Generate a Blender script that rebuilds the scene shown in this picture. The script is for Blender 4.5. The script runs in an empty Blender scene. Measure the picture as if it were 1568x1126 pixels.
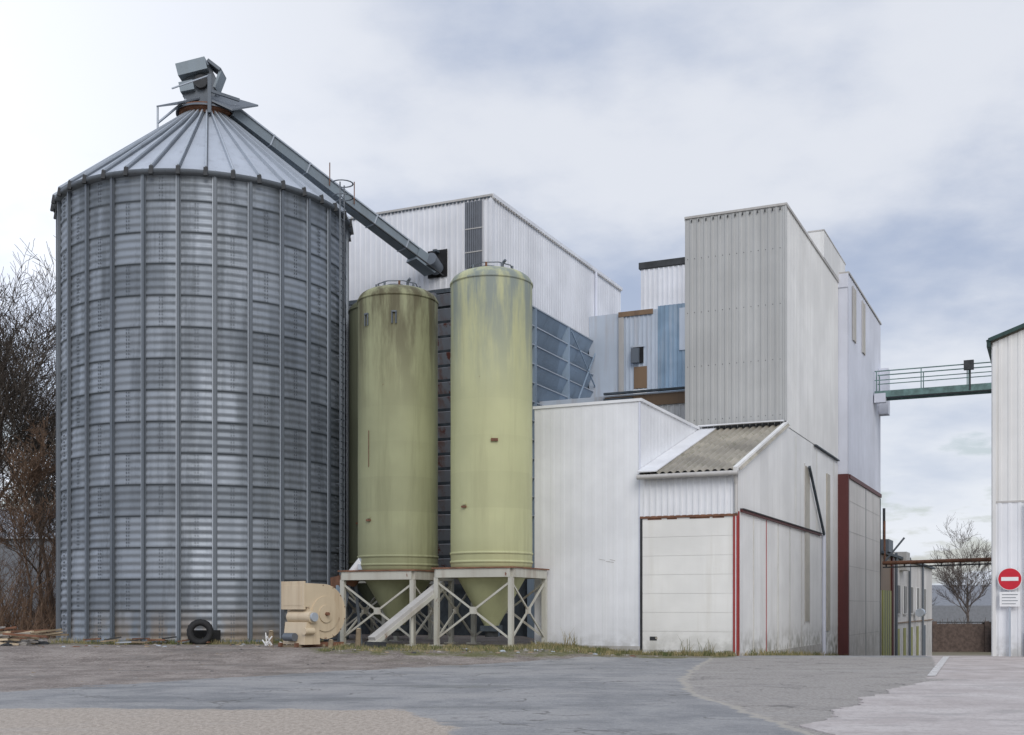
import bpy, math, random
import numpy as np
from mathutils import Vector, Matrix
random.seed(7)
rng=random.Random(11)
sc=bpy.context.scene
CW,SW=0.907,0.421
TH=-math.atan2(SW,CW)
def L(x,y): return (x*CW+y*SW, -x*SW+y*CW)
def ss(a,b,x):
    t=max(0.0,min(1.0,(x-a)/(b-a))); return t*t*(3-2*t)
def hgt(X,Y):
    b=0.25*(1-ss(0.5,5,X))*ss(33,38,Y)
    d=Y-39.5
    d=(d+math.sqrt(d*d+2.0))/2
    return b-ss(-1,6,X)*min(2.6,0.05*d)
# ---------------------------------------------------------------- nodes
def newmat(name):
    m=bpy.data.materials.new(name); m.use_nodes=True
    nt=m.node_tree; b=nt.nodes['Principled BSDF']
    return m,nt,b
class N:
    def __init__(s,nt): s.nt=nt
    def n(s,t,**k):
        x=s.nt.nodes.new(t)
        for a,v in k.items(): setattr(x,a,v)
        return x
    def l(s,a,b): s.nt.links.new(a,b)
    def math(s,op,a,b=None,c=None,clamp=False):
        x=s.n('ShaderNodeMath',operation=op); x.use_clamp=clamp
        for i,v in enumerate((a,b,c)):
            if v is None: continue
            if isinstance(v,(int,float)): x.inputs[i].default_value=v
            else: s.l(v,x.inputs[i])
        return x.outputs[0]
    def noise(s,vec,scale,detail=4,rough=0.6,mp=None):
        if mp:
            m=s.n('ShaderNodeMapping'); m.inputs['Scale'].default_value=mp; s.l(vec,m.inputs[0]); vec=m.outputs[0]
        x=s.n('ShaderNodeTexNoise'); x.inputs['Scale'].default_value=scale
        x.inputs['Detail'].default_value=detail; x.inputs['Roughness'].default_value=rough
        s.l(vec,x.inputs['Vector']); return x.outputs['Fac']
    def ramp(s,f,a,b,v0=0.0,v1=1.0):
        x=s.n('ShaderNodeMapRange'); x.interpolation_type='SMOOTHSTEP'
        s.l(f,x.inputs['Value']); 
        for k,v in (('From Min',a),('From Max',b),('To Min',v0),('To Max',v1)): x.inputs[k].default_value=v
        return x.outputs['Result']
    def mix(s,f,a,b,bt='MIX'):
        x=s.n('ShaderNodeMix',data_type='RGBA',blend_type=bt)
        if isinstance(f,(int,float)): x.inputs[0].default_value=f
        else: s.l(f,x.inputs[0])
        for i,v in ((6,a),(7,b)):
            if isinstance(v,(tuple,list)): x.inputs[i].default_value=(*v[:3],1)
            else: s.l(v,x.inputs[i])
        return x.outputs[2]
    def bump(s,h,strength,dist,bsdf):
        x=s.n('ShaderNodeBump'); x.inputs['Strength'].default_value=strength; x.inputs['Distance'].default_value=dist
        s.l(h,x.inputs['Height']); s.l(x.outputs[0],bsdf.inputs['Normal'])
def paint(name,col,dirt=(.22,.2,.16),streak=.35,var=.08,rough=.55,metal=0,rust=0,grime=.5,topgreen=None,rustcol=(.16,.06,.03),sheet=1.0,bands=0,sv=.10):
    m,nt,b=newmat(name); q=N(nt)
    tc=q.n('ShaderNodeTexCoord').outputs['Object']
    sx=q.n('ShaderNodeSeparateXYZ'); q.l(tc,sx.inputs[0]); z=sx.outputs[2]
    big=q.noise(tc,.35,3)
    c=q.mix(q.ramp(big,.3,.7),tuple(v*(1-var) for v in col),tuple(min(1,v*(1+var)) for v in col))
    if sheet or bands:
        wn=q.n('ShaderNodeTexWhiteNoise',noise_dimensions='1D')
        if bands: k=q.math('FLOOR',q.math('MULTIPLY',z,bands))
        else: k=q.math('FLOOR',q.math('MULTIPLY',q.math('ADD',sx.outputs[0],sx.outputs[1]),sheet))
        q.l(k,wn.inputs['W'])
        g=q.math('MULTIPLY_ADD',wn.outputs['Value'],sv,1-sv*.6)
        cc=q.n('ShaderNodeCombineColor')
        for i in range(3): q.l(g,cc.inputs[i])
        c=q.mix(1.0,c,cc.outputs[0],'MULTIPLY')
    st=q.noise(tc,1.6,5,.65,(1.3,1.3,.09))
    f=q.math('MULTIPLY',q.ramp(st,.46,.75),q.ramp(big,.35,.6,.3,1))
    f=q.math('MULTIPLY',f,streak)
    c=q.mix(f,c,dirt)
    if grime:
        g=q.ramp(z,-.2,1.1,1,0); g=q.math('MULTIPLY',g,q.ramp(q.noise(tc,2.2,4),.35,.65)); g=q.math('MULTIPLY',g,grime)
        c=q.mix(g,c,(.17,.16,.11))
    if topgreen:
        z0,z1,tcx,am=topgreen
        g=q.math('MULTIPLY',q.ramp(z,z0,z1),q.ramp(q.noise(tc,1.1,5,.7,(1.5,1.5,.2)),.35,.62)); g=q.math('MULTIPLY',g,am)
        c=q.mix(g,c,tcx)
    if rust:
        r=q.noise(tc,1.3,6,.72,(1,1,.55)); t=.72-rust*.25
        c=q.mix(q.ramp(r,t,t+.05),c,rustcol)
    q.l(c,b.inputs['Base Color'])
    b.inputs['Roughness'].default_value=rough; b.inputs['Metallic'].default_value=metal
    q.bump(q.noise(tc,2.2,2),.22,.03,b)
    return m
def plain(name,col,rough=.7,metal=0,var=.3):
    m,nt,b=newmat(name); q=N(nt); tc=q.n('ShaderNodeTexCoord').outputs['Object']
    c=q.mix(q.ramp(q.noise(tc,3,4),.3,.7),tuple(v*(1-var) for v in col),tuple(v*(1+var) for v in col))
    q.l(c,b.inputs['Base Color']); b.inputs['Roughness'].default_value=rough; b.inputs['Metallic'].default_value=metal
    return m
M={}
M['white']=paint('white_cladding',(.79,.80,.825),dirt=(.5,.48,.43),streak=.14,grime=.5,sheet=.55,sv=.05)
M['white2']=paint('upper_white_cladding',(.74,.75,.785),dirt=(.45,.44,.42),streak=.2,grime=0)
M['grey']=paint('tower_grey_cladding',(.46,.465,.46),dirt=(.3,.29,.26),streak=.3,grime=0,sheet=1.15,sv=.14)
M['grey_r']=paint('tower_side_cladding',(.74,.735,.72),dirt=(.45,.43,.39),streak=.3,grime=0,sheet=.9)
M['lowwhite']=paint('lower_white_panel',(.81,.805,.79),dirt=(.40,.37,.30),streak=.24,grime=.75,sheet=.8)
M['blockw']=paint('block_panel',(.66,.68,.76),dirt=(.45,.46,.5),streak=.2,grime=0,sheet=.5)
M['door']=paint('garage_door_paint',(.80,.79,.755),dirt=(.5,.46,.38),streak=.25,grime=.5,sheet=0)
M['doorline']=plain('door_joint',(.58,.565,.52),.7,0,.1)
M['panel']=paint('grey_panel',(.50,.485,.465),dirt=(.25,.22,.2),streak=.4,grime=.4,sheet=.4,sv=.2)
M['panelL']=paint('beige_grey_panel',(.66,.635,.61),dirt=(.35,.31,.27),streak=.45,grime=.3,sheet=.35,sv=.15)
M['redframe']=paint('dark_red_steel',(.10,.022,.02),dirt=(.05,.02,.02),streak=.4,grime=0)
M['redpost']=paint('red_paint',(.34,.035,.03),dirt=(.12,.04,.03),streak=.4,grime=0)
M['dark']=plain('dark_steel',(.035,.037,.04))
M['black']=plain('black_void',(.012,.012,.013),.9)
M['louvre']=paint('louvre_steel',(.27,.345,.43),dirt=(.12,.14,.16),streak=.5,grime=0,rust=.02,sheet=.25,sv=.3)
M['louvrust']=paint('rusty_louvre',(.22,.24,.27),dirt=(.16,.08,.06),streak=.9,grime=0,rust=.6,rustcol=(.13,.05,.04))
M['louvd']=plain('louvre_dark',(.06,.075,.09))
M['blue']=paint('blue_cladding',(.25,.36,.48),dirt=(.45,.47,.5),streak=.8,var=.2,grime=0,sheet=1.6,sv=.3)
M['blueL']=paint('pale_blue_cladding',(.50,.56,.64),dirt=(.3,.2,.12),streak=.35,grime=0,rust=.06)
M['rustbrown']=paint('rusty_panel',(.22,.14,.08),dirt=(.1,.06,.04),streak=.6,grime=0)
M['galv']=paint('galvanised_steel',(.44,.48,.53),dirt=(.25,.27,.29),streak=.35,rough=.55,metal=.3,grime=0,sheet=0)
M['roofg']=paint('silo_roof_steel',(.50,.54,.60),dirt=(.27,.28,.31),streak=.4,rough=.55,metal=.35,grime=0,sheet=0)
M['conv']=paint('conveyor_steel',(.22,.26,.29),dirt=(.14,.13,.12),streak=.4,rough=.5,metal=.3,grime=0,sheet=0)
M['galvd']=paint('dull_steel',(.14,.16,.185),dirt=(.08,.08,.09),streak=.4,rough=.55,metal=.3,grime=0,sheet=0)
M['greenA']=paint('green_tank_paint',(.315,.325,.19),dirt=(.15,.15,.08),streak=.6,var=.12,rough=.65,grime=0,rust=.08,topgreen=(7.5,13.0,(.10,.088,.045),1.0),bands=.8,sv=.1)
M['greenB']=paint('pale_green_tank_paint',(.48,.485,.275),dirt=(.30,.29,.17),streak=.5,var=.08,rough=.6,grime=0,rust=.05,topgreen=(8.0,13.0,(.22,.255,.24),.95),bands=.8,sv=.08)
M['greenC']=paint('dark_green_tank_paint',(.13,.14,.09),dirt=(.07,.07,.04),streak=.5,rough=.6,grime=0,sheet=0)
M['frame']=paint('tank_frame_paint',(.50,.49,.43),dirt=(.2,.12,.07),streak=.6,grime=.4,rust=.3,sheet=0)
M['roofc']=paint('mossy_sheet',(.34,.31,.255),dirt=(.13,.13,.07),streak=.7,var=.25,grime=0,sheet=1.0,sv=.3)
M['cream']=paint('cream_paint',(.62,.51,.36),dirt=(.3,.18,.09),streak=.6,grime=0,rust=.3,sheet=0)
M['rust']=plain('rust',(.18,.085,.05),.85)
M['beige']=plain('beige_glazing',(.40,.365,.30),.4,0,.1)
M['mesh']=paint('translucent_strip',(.22,.23,.26),dirt=(.12,.12,.13),streak=.5,grime=0)
M['rubber']=plain('tyre_rubber',(.015,.015,.016),.8)
M['greenfasc']=plain('green_fascia',(.02,.05,.045),.5)
M['ygreen']=paint('yellow_green_door',(.30,.30,.08),streak=.4,grime=.2)
M['brick']=plain('brick_wall',(.105,.075,.062),.9)
M['wood']=plain('weathered_wood',(.27,.21,.14),.9)
M['bridge']=plain('bridge_green_steel',(.12,.20,.19),.6)
M['hall']=plain('distant_roof',(.21,.22,.24),.8,0,.1)
M['signred']=plain('sign_red',(.55,.012,.03),.4,0,.05)
M['signw']=plain('sign_white',(.8,.8,.8),.4,0,.03)
M['bark']=plain('bark',(.06,.048,.038),.95)
M['bark2']=plain('pale_bark',(.12,.10,.085),.95)
M['twig']=plain('bramble_stem',(.14,.09,.06),.95)
M['barkfar']=plain('distant_bark',(.11,.09,.08),.95)
M['rubble']=plain('rubble_stone',(.3,.28,.26),.95)
# ---------------------------------------------------------------- builder
class MB:
    def __init__(s): s.v=[];s.f=[];s.m=[];s.mats=[];s.sm=[]
    def mi(s,k):
        if k not in s.mats: s.mats.append(k)
        return s.mats.index(k)
    def poly(s,pts,faces,mat,smooth=False):
        o=len(s.v); s.v+= [tuple(p) for p in pts]; i=s.mi(mat)
        for f in faces: s.f.append([o+a for a in f]); s.m.append(i); s.sm.append(smooth)
    def box(s,x0,x1,y0,y1,z0,z1,mat):
        p=[(x,y,z) for z in (z0,z1) for x,y in ((x0,y0),(x1,y0),(x1,y1),(x0,y1))]
        s.poly(p,[(3,2,1,0),(4,5,6,7),(0,1,5,4),(1,2,6,5),(2,3,7,6),(3,0,4,7)],mat)
    def beam(s,a,b,w,h,mat,up=(0,0,1)):
        a=Vector(a);b=Vector(b);d=(b-a).normalized();u=Vector(up)
        if abs(d.dot(u))>.98: u=Vector((0,1,0))
        r=d.cross(u).normalized(); u=r.cross(d).normalized()
        p=[]
        for c in (a,b):
            for i,j in ((-1,-1),(1,-1),(1,1),(-1,1)): p.append(c+r*(i*w/2)+u*(j*h/2))
        s.poly(p,[(3,2,1,0),(4,5,6,7),(0,1,5,4),(1,2,6,5),(2,3,7,6),(3,0,4,7)],mat)
    def cyl(s,a,b,r0,mat,r1=None,n=14,caps=True):
        if r1 is None:r1=r0
        a=Vector(a);b=Vector(b);d=(b-a).normalized();u=Vector((0,0,1))
        if abs(d.z)>.98:u=Vector((1,0,0))
        r=d.cross(u).normalized();u=r.cross(d)
        p=[];
        for c,rr in ((a,r0),(b,r1)):
            for i in range(n):
                t=2*math.pi*i/n;p.append(c+(r*math.cos(t)+u*math.sin(t))*rr)
        s.poly(p,[(i,(i+1)%n,n+(i+1)%n,n+i) for i in range(n)],mat,True)
        if caps: s.poly(p,[tuple(reversed(range(n))),tuple(range(n,2*n))],mat)
    def lathe(s,cx,cy,prof,mat,n=64):
        p=[];
        for r,z in prof:
            for i in range(n):
                t=2*math.pi*i/n;p.append((cx+r*math.cos(t),cy+r*math.sin(t),z))
        f=[]
        for k in range(len(prof)-1):
            for i in range(n):
                j=(i+1)%n; f.append((k*n+i,k*n+j,(k+1)*n+j,(k+1)*n+i))
        s.poly(p,f,mat,True)
    def clad(s,p0,p1,z0,z1,nrm,mat,pitch=.25,dep=.035,z0f=None):
        p0=Vector(p0);p1=Vector(p1);ln=(p1-p0).length;d=(p1-p0)/ln;nv=Vector(nrm)
        ztop=z1 if callable(z1) else (lambda t:z1)
        pts=[];x=0
        while x<ln-1e-4:
            for a,o in ((0,0),(.5,0),(.6,1),(.88,1),(.98,0)):
                t=x+a*pitch
                if t<=ln: pts.append((t,o*dep))
            x+=pitch
        pts.append((ln,0))
        v=[]
        for t,o in pts:
            q=p0+d*t+nv*(o)
            v.append((q.x,q.y,z0)); v.append((q.x,q.y,ztop(t)))
        s.poly(v,[(2*i,2*i+2,2*i+3,2*i+1) for i in range(len(pts)-1)],mat)
    def build(s,name,parent=None,anchor=(0,0,0),bevel=0):
        me=bpy.data.meshes.new(name)
        A=anchor
        me.from_pydata([(x-A[0],y-A[1],z-A[2]) for x,y,z in s.v],[],s.f)
        for k in s.mats: me.materials.append(M[k])
        me.polygons.foreach_set('material_index',s.m); me.polygons.foreach_set('use_smooth',s.sm)
        me.update()
        o=bpy.data.objects.new(name,me); sc.collection.objects.link(o)
        if parent: o.parent=parent
        if bevel:
            b=o.modifiers.new('b','BEVEL'); b.width=bevel; b.segments=2; b.limit_method='ANGLE'
        return o
def root(name,ax,ay,grid=True,z=0,rot=None):
    e=bpy.data.objects.new(name,None); e.empty_display_size=.5; sc.collection.objects.link(e)
    if grid:
        X,Y=L(ax,ay); e.location=(X,Y,z); e.rotation_euler=(0,0,TH)
    else:
        e.location=(ax,ay,z)
        if rot: e.rotation_euler=(0,0,rot)
    return e
FR=(0,-1);RT=(1,0)
# ================================================================ main silo
R=5.76;CX,CY=-12.74,49.07;ZE=17.75
silo=root('corrugated_grain_silo',CX,CY,False)
nb=28;nth=nb*8;waves=60;spw=6
rings=waves*spw
verts=[];tint=[]
rnd={}
z0s=.3
for k in range(rings+1):
    z=z0s+(ZE-z0s)*k/rings
    w=k/spw; ring=int(w//4); frac=(w%4)/4
    rr=R+.02*math.sin(2*math.pi*w)+.016*(1-frac)
    for i in range(nth):
        t=2*math.pi*i/nth; verts.append((rr*math.cos(t),rr*math.sin(t),z))
        pan=(ring,((i+ (8 if ring%2 else 0))%nth)//16)
        if pan not in rnd: rnd[pan]=rng.random()*1.1-.1
        tint.append(rnd[pan] if frac>0.02 else -1.2)
faces=[(k*nth+i,k*nth+(i+1)%nth,(k+1)*nth+(i+1)%nth,(k+1)*nth+i) for k in range(rings) for i in range(nth)]
me=bpy.data.meshes.new('shell');me.from_pydata(verts,[],faces)
at=me.attributes.new('tint','FLOAT','POINT');at.data.foreach_set('value',tint)
me.polygons.foreach_set('use_smooth',[True]*len(faces))
m,nt,b=newmat('silo_corrugated_steel');q=N(nt)
a=q.n('ShaderNodeAttribute',attribute_name='tint').outputs['Fac'];tc=q.n('ShaderNodeTexCoord').outputs['Object']
c=q.mix(q.ramp(a,-1.2,1),(.08,.095,.11),(.285,.315,.355))
nn_=q.noise(tc,.35,4)
c=q.mix(q.math('MULTIPLY',q.ramp(q.noise(tc,.9,5,.7,(1.5,1.5,.10)),.42,.68),.7),c,(.115,.13,.145))
c=q.mix(q.math('MULTIPLY',q.ramp(nn_,.5,.75),.3),c,(.40,.43,.47))
sx=q.n('ShaderNodeSeparateXYZ');q.l(tc,sx.inputs[0])
c=q.mix(q.math('MULTIPLY',q.ramp(sx.outputs[2],.2,1.9,1,0),q.ramp(q.noise(tc,1.2,5,.6,(1,1,.3)),.4,.62,0,.75)),c,(.25,.19,.13))
q.l(c,b.inputs['Base Color']);b.inputs['Metallic'].default_value=.5
q.l(q.ramp(q.noise(tc,.8,4,.6,(1,1,.4)),.3,.7,.48,.7),b.inputs['Roughness'])
q.bump(nn_,.3,.08,b)
me.materials.append(m);o=bpy.data.objects.new('shell',me);sc.collection.objects.link(o);o.parent=silo
s=MB()
for i in range(nb):
    t=2*math.pi*(i+.35)/nb;c_,s_=math.cos(t),math.sin(t)
    rr=R+.065
    s.beam((rr*c_,rr*s_,.25),(rr*c_,rr*s_,ZE),.10,.12,'galvd',up=(c_,s_,0))
    for off in (-.075,.075):
        x=(rr-.015)*c_-off*s_;y=(rr-.015)*s_+off*c_
        s.beam((x,y,.25),(x,y,ZE),.035,.04,'galv' if off<0 else 'galvd',up=(c_,s_,0))  # pale edge and dark edge: highlight and shade of the post put into the colour
s.build('vertical_stiffeners',silo)
s=MB() # bolted laps
for ring in range(15):
    for i in range(nb):
        if (i+ring)%2: continue
        t=2*math.pi*(i+.35+.5)/nb;c_,s_=math.cos(t),math.sin(t);rr=R+.028
        za=z0s+(ZE-z0s)*ring/15;zb=za+(ZE-z0s)/15
        for off in (-.05,.05):
            x=rr*c_-off*s_;y=rr*s_+off*c_
            n_=9
            for j in range(n_):
                zz=za+(j+.5)*(zb-za)/n_
                s.beam((x,y,zz-.03),(x,y,zz+.03),.022,.03,'galvd',up=(c_,s_,0))
s.build('bolted_laps',silo)
s=MB()
s.lathe(0,0,[(R-.1,-.3),(R-.1,.32)],'black',96)
s.lathe(0,0,[(R+.12,.28),(R+.12,.36),(R,.38)],'galvd',96)
t=math.radians(-76);c_,s_=math.cos(t),math.sin(t)
s.beam(((R+.02)*c_,(R+.02)*s_,.1),((R+.02)*c_,(R+.02)*s_,.75),1.1,.5,'black',up=(c_,s_,0))
s.build('base_ring',silo)
# roof
s=MB();ZT=21.9;RC=.95;RO=R+.22
nr=38
zr=lambda r: ZE-.06+(ZT-ZE)*(RO-r)/(RO-RC)
pts=[];fs=[]
for i in range(nr):
    t0=2*math.pi*i/nr;t1=2*math.pi*(i+1)/nr;tm=(t0+t1)/2
    o=len(pts)
    for r in (RO,RC):
        for t,dz in ((t0,0),(tm,-.03),(t1,0)):
            pts.append((r*math.cos(t),r*math.sin(t),zr(r)+dz))
    fs+=[(o,o+1,o+4,o+3),(o+1,o+2,o+5,o+4)]
s.poly(pts,fs,'roofg')
for i in range(nr):
    t=2*math.pi*i/nr;c_,s_=math.cos(t),math.sin(t)
    s.beam((RO*c_,RO*s_,zr(RO)+.07),(RC*c_,RC*s_,zr(RC)+.07),.06,.17,'galv')
    s.beam((RO*c_-.06*s_,RO*s_+.06*c_,zr(RO)+.03),(RC*c_-.06*s_,RC*s_+.06*c_,zr(RC)+.03),.04,.07,'galvd')
    s.beam(((RO-.02)*c_,(RO-.02)*s_,zr(RO)+.1),((RO+.03)*c_,(RO+.03)*s_,zr(RO)-.22),.15,.10,'dark')
s.lathe(0,0,[(RO+.01,zr(RO)),(RO+.01,zr(RO)-.14),(R-.05,zr(RO)-.2)],'galvd',96)
s.build('conical_roof',silo)
s=MB()
s.lathe(0,0,[(1.0,ZT-.05),(1.0,ZT+.12),(1.12,ZT+.14),(1.12,ZT+.34),(.9,ZT+.4),(.0,ZT+.42)],'rust',40)
s.lathe(0,0,[(1.25,ZT+.16),(1.25,ZT+.24),(.9,ZT+.26)],'galvd',40)
def plate(P,th,mat):
    n=len(P);p=[Vector(a) for a in P]+[Vector(a)+Vector((0,0,th)) for a in P]
    s.poly(p,[tuple(reversed(range(n))),tuple(range(n,2*n))]+[(i,(i+1)%n,n+(i+1)%n,n+i) for i in range(n)],mat)
plate([(-1.95,-.5,ZT+.35),(-.85,-1.3,ZT+.15),(-.1,-.3,ZT+.8),(-.7,.8,ZT+1.1)],.07,'galvd')
plate([(.4,-1.2,ZT+.35),(1.3,-1.0,ZT+.0),(2.15,0,ZT+.6),(.75,.8,ZT+1.3),(.2,.2,ZT+1.2)],.07,'galvd')
s.beam((-1.9,-.5,ZT-1.0),(-1.9,-.5,ZT+.35),.07,.07,'galv')
s.beam((-1.9,-.5,ZT-.3),(-.6,-.9,ZT+.5),.07,.07,'galv')
s.beam((.45,-1.3,ZT-.2),(.45,-1.3,ZT+1.35),.14,.1,'galvd')
s.beam((.45,-1.3,ZT+.7),(1.5,-.6,ZT+.6),.08,.12,'galvd')
s.beam((-1.2,-.9,ZT+.95),(.4,-1.3,ZT+1.3),.05,.05,'galv')
hz=ZT+.85
prof=[(-.75,hz+.0),(-.35,hz-.35),(.35,hz-.3),(.62,hz+.1),(.62,hz+.75),(.35,hz+1.3),(-.15,hz+1.45),(-.55,hz+1.1),(-.62,hz+.55)]
n=len(prof)
p=[(x-.15,-.4,z) for x,z in prof]+[(x-.15,.4,z) for x,z in prof]
s.poly(p,[tuple(range(n)),tuple(reversed(range(n,2*n)))]+[(n+i,n+(i+1)%n,(i+1)%n,i) for i in range(n)],'galvd')
s.beam((-1.05,-.2,hz+.95),(.15,-.2,hz+1.25),1.1,.5,'conv')
s.beam((-.98,-.2,hz+.3),(-.4,-.2,hz+.42),.8,.4,'conv')
s.beam((.2,-.2,hz+1.4),(.72,-.2,hz+1.0),.95,.12,'galvd')
s.beam((.72,-.2,hz+1.0),(.45,-.2,hz+.3),.8,.1,'conv')
s.cyl((-.1,-.6,hz+.55),(-.1,-.4,hz+.55),.28,'dark')
s.build('elevator_head',silo)
s=MB() # ladder on right flank
ta=math.radians(-14);c_,s_=math.cos(ta),math.sin(ta)
for off in (-.22,.22):
    x=(R+.28)*c_-off*s_;y=(R+.28)*s_+off*c_
    s.beam((x,y,2.5),(x,y,ZE+1.0),.05,.05,'galvd')
zz=2.6
while zz<ZE+1:
    s.beam(((R+.28)*c_+.22*s_,(R+.28)*s_-.22*c_,zz),((R+.28)*c_-.22*s_,(R+.28)*s_+.22*c_,zz),.03,.03,'galvd');zz+=.3
cx,cy=(R+.3)*c_,(R+.3)*s_
for zz in (ZE+.45,ZE+1.0):
    for k in range(12):
        t0=ta-2.4+4.8*k/12;t1=ta-2.4+4.8*(k+1)/12
        s.beam((cx+.42*math.cos(t0),cy+.42*math.sin(t0),zz),(cx+.42*math.cos(t1),cy+.42*math.sin(t1),zz),.05,.03,'galvd')
for zz in np.arange(4,17,2.6):
    s.beam((R*c_,R*s_,zz),((R+.3)*c_,(R+.3)*s_,zz),.05,.05,'galvd')
s.cyl((cx+.1,cy-.3,ZE-4.5),(cx+.1,cy-.3,ZE-.6),.02,'dark',n=6)
s.build('caged_ladder',silo)
# ================================================================ conveyor
cv=root('inclined_conveyor',-11.8,49.0,False)
s=MB();A=Vector((-11.7,48.9,22.15));B=Vector((-3.75,56.05,17.75));D=(B-A).normalized()
s.beam(A,B,.55,.42,'conv')
s.beam(A+Vector((0,0,.25)),B+Vector((0,0,.25)),.68,.06,'galv')
s.beam(A-Vector((0,0,.23)),B-Vector((0,0,.23)),.64,.05,'conv')
Lc=(B-A).length
for i in range(1,6):
    c=A+D*Lc*i/6; s.beam(c-D*.025,c+D*.025,.70,.54,'galv')
s.cyl(B-D*.6+Vector((.3,-.4,0)),B+D*.1+Vector((.1,-.1,0)),.34,'galvd',n=16)
s.beam(B-D*1.3+Vector((0,0,-.1)),B-D*.1+Vector((0,0,-.1)),.8,.6,'conv')
s.beam(A+D*5.2+Vector((.6,-.3,-.6)),B+Vector((.5,-.6,-.5)),.05,.05,'dark')
for i in (5.2,6.6):
    c=A+D*i; s.beam(c+Vector((.1,-.35,0)),c+Vector((.1,-.35,1.0)),.04,.04,'rust')
s.build('conveyor_casing',cv,(-11.8,49.0,0))
# ================================================================ tanks
def tank(name,lx,ly,r,zb,zs,mat,frame=True,ht=.5,br=False):
    e=root(name,lx,ly);A=(lx,ly,0)
    s=MB()
    prof=[(.25,.9),(.28,1.0),(r*.98,zb-.05),(r+.0,zb)]
    nz=10
    for i in range(1,nz): prof.append((r+.004*math.sin(i*2.1),zb+(zs-zb)*i/nz))
    prof.append((r,zs))
    for i in range(1,11):
        t=i/10*math.pi/2; prof.append((max(.01,r*math.cos(t)**.75) if i<10 else .01,zs+ht*math.sin(t)))
    s.lathe(lx,ly,prof,mat,72)
    for zz in (zb+.12,zb+.42,zs-.02):
        s.lathe(lx,ly,[(r,zz-.045),(r+.028,zz-.035),(r+.028,zz+.035),(r,zz+.045)],mat,72)
    s.build('tank_shell',e,A)
    s=MB()
    s.cyl((lx-.1,ly,zs+ht-.05),(lx-.1,ly,zs+ht+.13),.34,'galvd')
    for k in range(9):
        t=k*.7+lx; x=lx+r*.55*math.cos(t);y=ly+r*.55*math.sin(t); s.cyl((x,y,zs+ht*.8),(x,y,zs+ht+.1),.04,'galvd' if k%3 else 'rust',n=6)
    s.cyl((lx+.55,ly-.25,zs+ht*.8),(lx+.55,ly-.25,zs+ht+.18),.05,'galvd',n=8);s.cyl((lx+.55,ly-.25,zs+ht+.15),(lx+.7,ly-.33,zs+ht+.22),.05,'galvd',n=8)
    for k in range(8):
        t0=k*.785;t1=t0+.785
        s.beam((lx+.75*math.cos(t0),ly+.75*math.sin(t0),zs+ht+.12),(lx+.75*math.cos(t1),ly+.75*math.sin(t1),zs+ht+.12),.03,.03,'galvd')
    L_=[(.42,zb+3.9+(lx%1)*.4,.24,.1),(-.35,zb+2.0,.18,.07)] if not br else [(-.35,zb+1.7,.18,.07)]
    for dt,z,w,h in L_:
        t=-math.pi/2+dt+.1
        c_,s_=math.cos(t),math.sin(t)
        s.beam((lx+(r-.02)*c_,ly+(r-.02)*s_,z),(lx+(r+.07)*c_,ly+(r+.07)*s_,z),w,h,'rust')
        s.beam((lx+(r-.02)*c_,ly+(r-.02)*s_,z+.1),(lx+(r+.03)*c_,ly+(r+.03)*s_,z+.1),w*.8,h*.9,mat)
    if br:
        for dt in (-.42,.34):
            t=-math.pi/2+dt+.1;c_,s_=math.cos(t),math.sin(t)
            for o_ in (-.07,.07):
                x=lx+(r+.03)*c_-o_*s_;y=ly+(r+.03)*s_+o_*c_;s.beam((x,y,zs-1.1),(x,y,zs-.65),.03,.06,'galvd')
            s.beam((lx+(r-.02)*c_,ly+(r-.02)*s_,zs-.68),(lx+(r+.08)*c_,ly+(r+.08)*s_,zs-.68),.17,.05,'galvd')
        t=-math.pi/2-.25;x=lx+(r+.02)*math.cos(t);y=ly+(r+.02)*math.sin(t)
        s.cyl((x,y,zb+3.6),(x,y,zb+4.9),.011,'rust',n=6)
    s.build('roof_fittings',e,A)
    if frame:
        s=MB();a=r-.02
        zc=zb-.12
        C=[(lx-a,ly-a),(lx+a,ly-a),(lx+a,ly+a),(lx-a,ly+a)]
        for i,(x,y) in enumerate(C):
            s.box(x-.08,x+.08,y-.08,y+.08,-.1,zc-.3,'frame')
            s.box(x-.2,x+.2,y-.2,y+.2,.14,.30,'frame')
            x2,y2=C[(i+1)%4]
            s.beam((x,y,zc-.16),(x2,y2,zc-.16),.2,.30,'frame')
            p0=Vector((x,y,.5));p1=Vector((x2,y2,zc-.45));p2=Vector((x2,y2,.5));p3=Vector((x,y,zc-.45))
            m=(p0+p1)/2
            s.beam(p0,p1,.05,.07,'frame');s.beam(p2,p3,.045,.065,'frame')
            s.beam(m-Vector((x2-x,y2-y,0)).normalized()*.12,m+Vector((x2-x,y2-y,0)).normalized()*.12,.1,.24,'frame')
        s.box(lx-a-.14,lx+a+.14,ly-a-.14,ly+a+.14,zc-.01,zc+.04,'rust')
        s.cyl((lx,ly,.95),(lx,ly,.55),.24,'dark');s.box(lx-.3,lx+.3,ly-.3,ly+.3,.75,.95,'louvd')
        s.build('support_frame',e,A)
    return e
tank('green_storage_tank',-21.93,37.32,1.46,3.0,12.75,'greenA',br=True)
tank('green_storage_tank',-18.12,37.32,1.44,3.05,12.95,'greenB')
tank('green_storage_tank',-25.35,42.0,1.44,3.0,13.8,'greenC')
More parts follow.
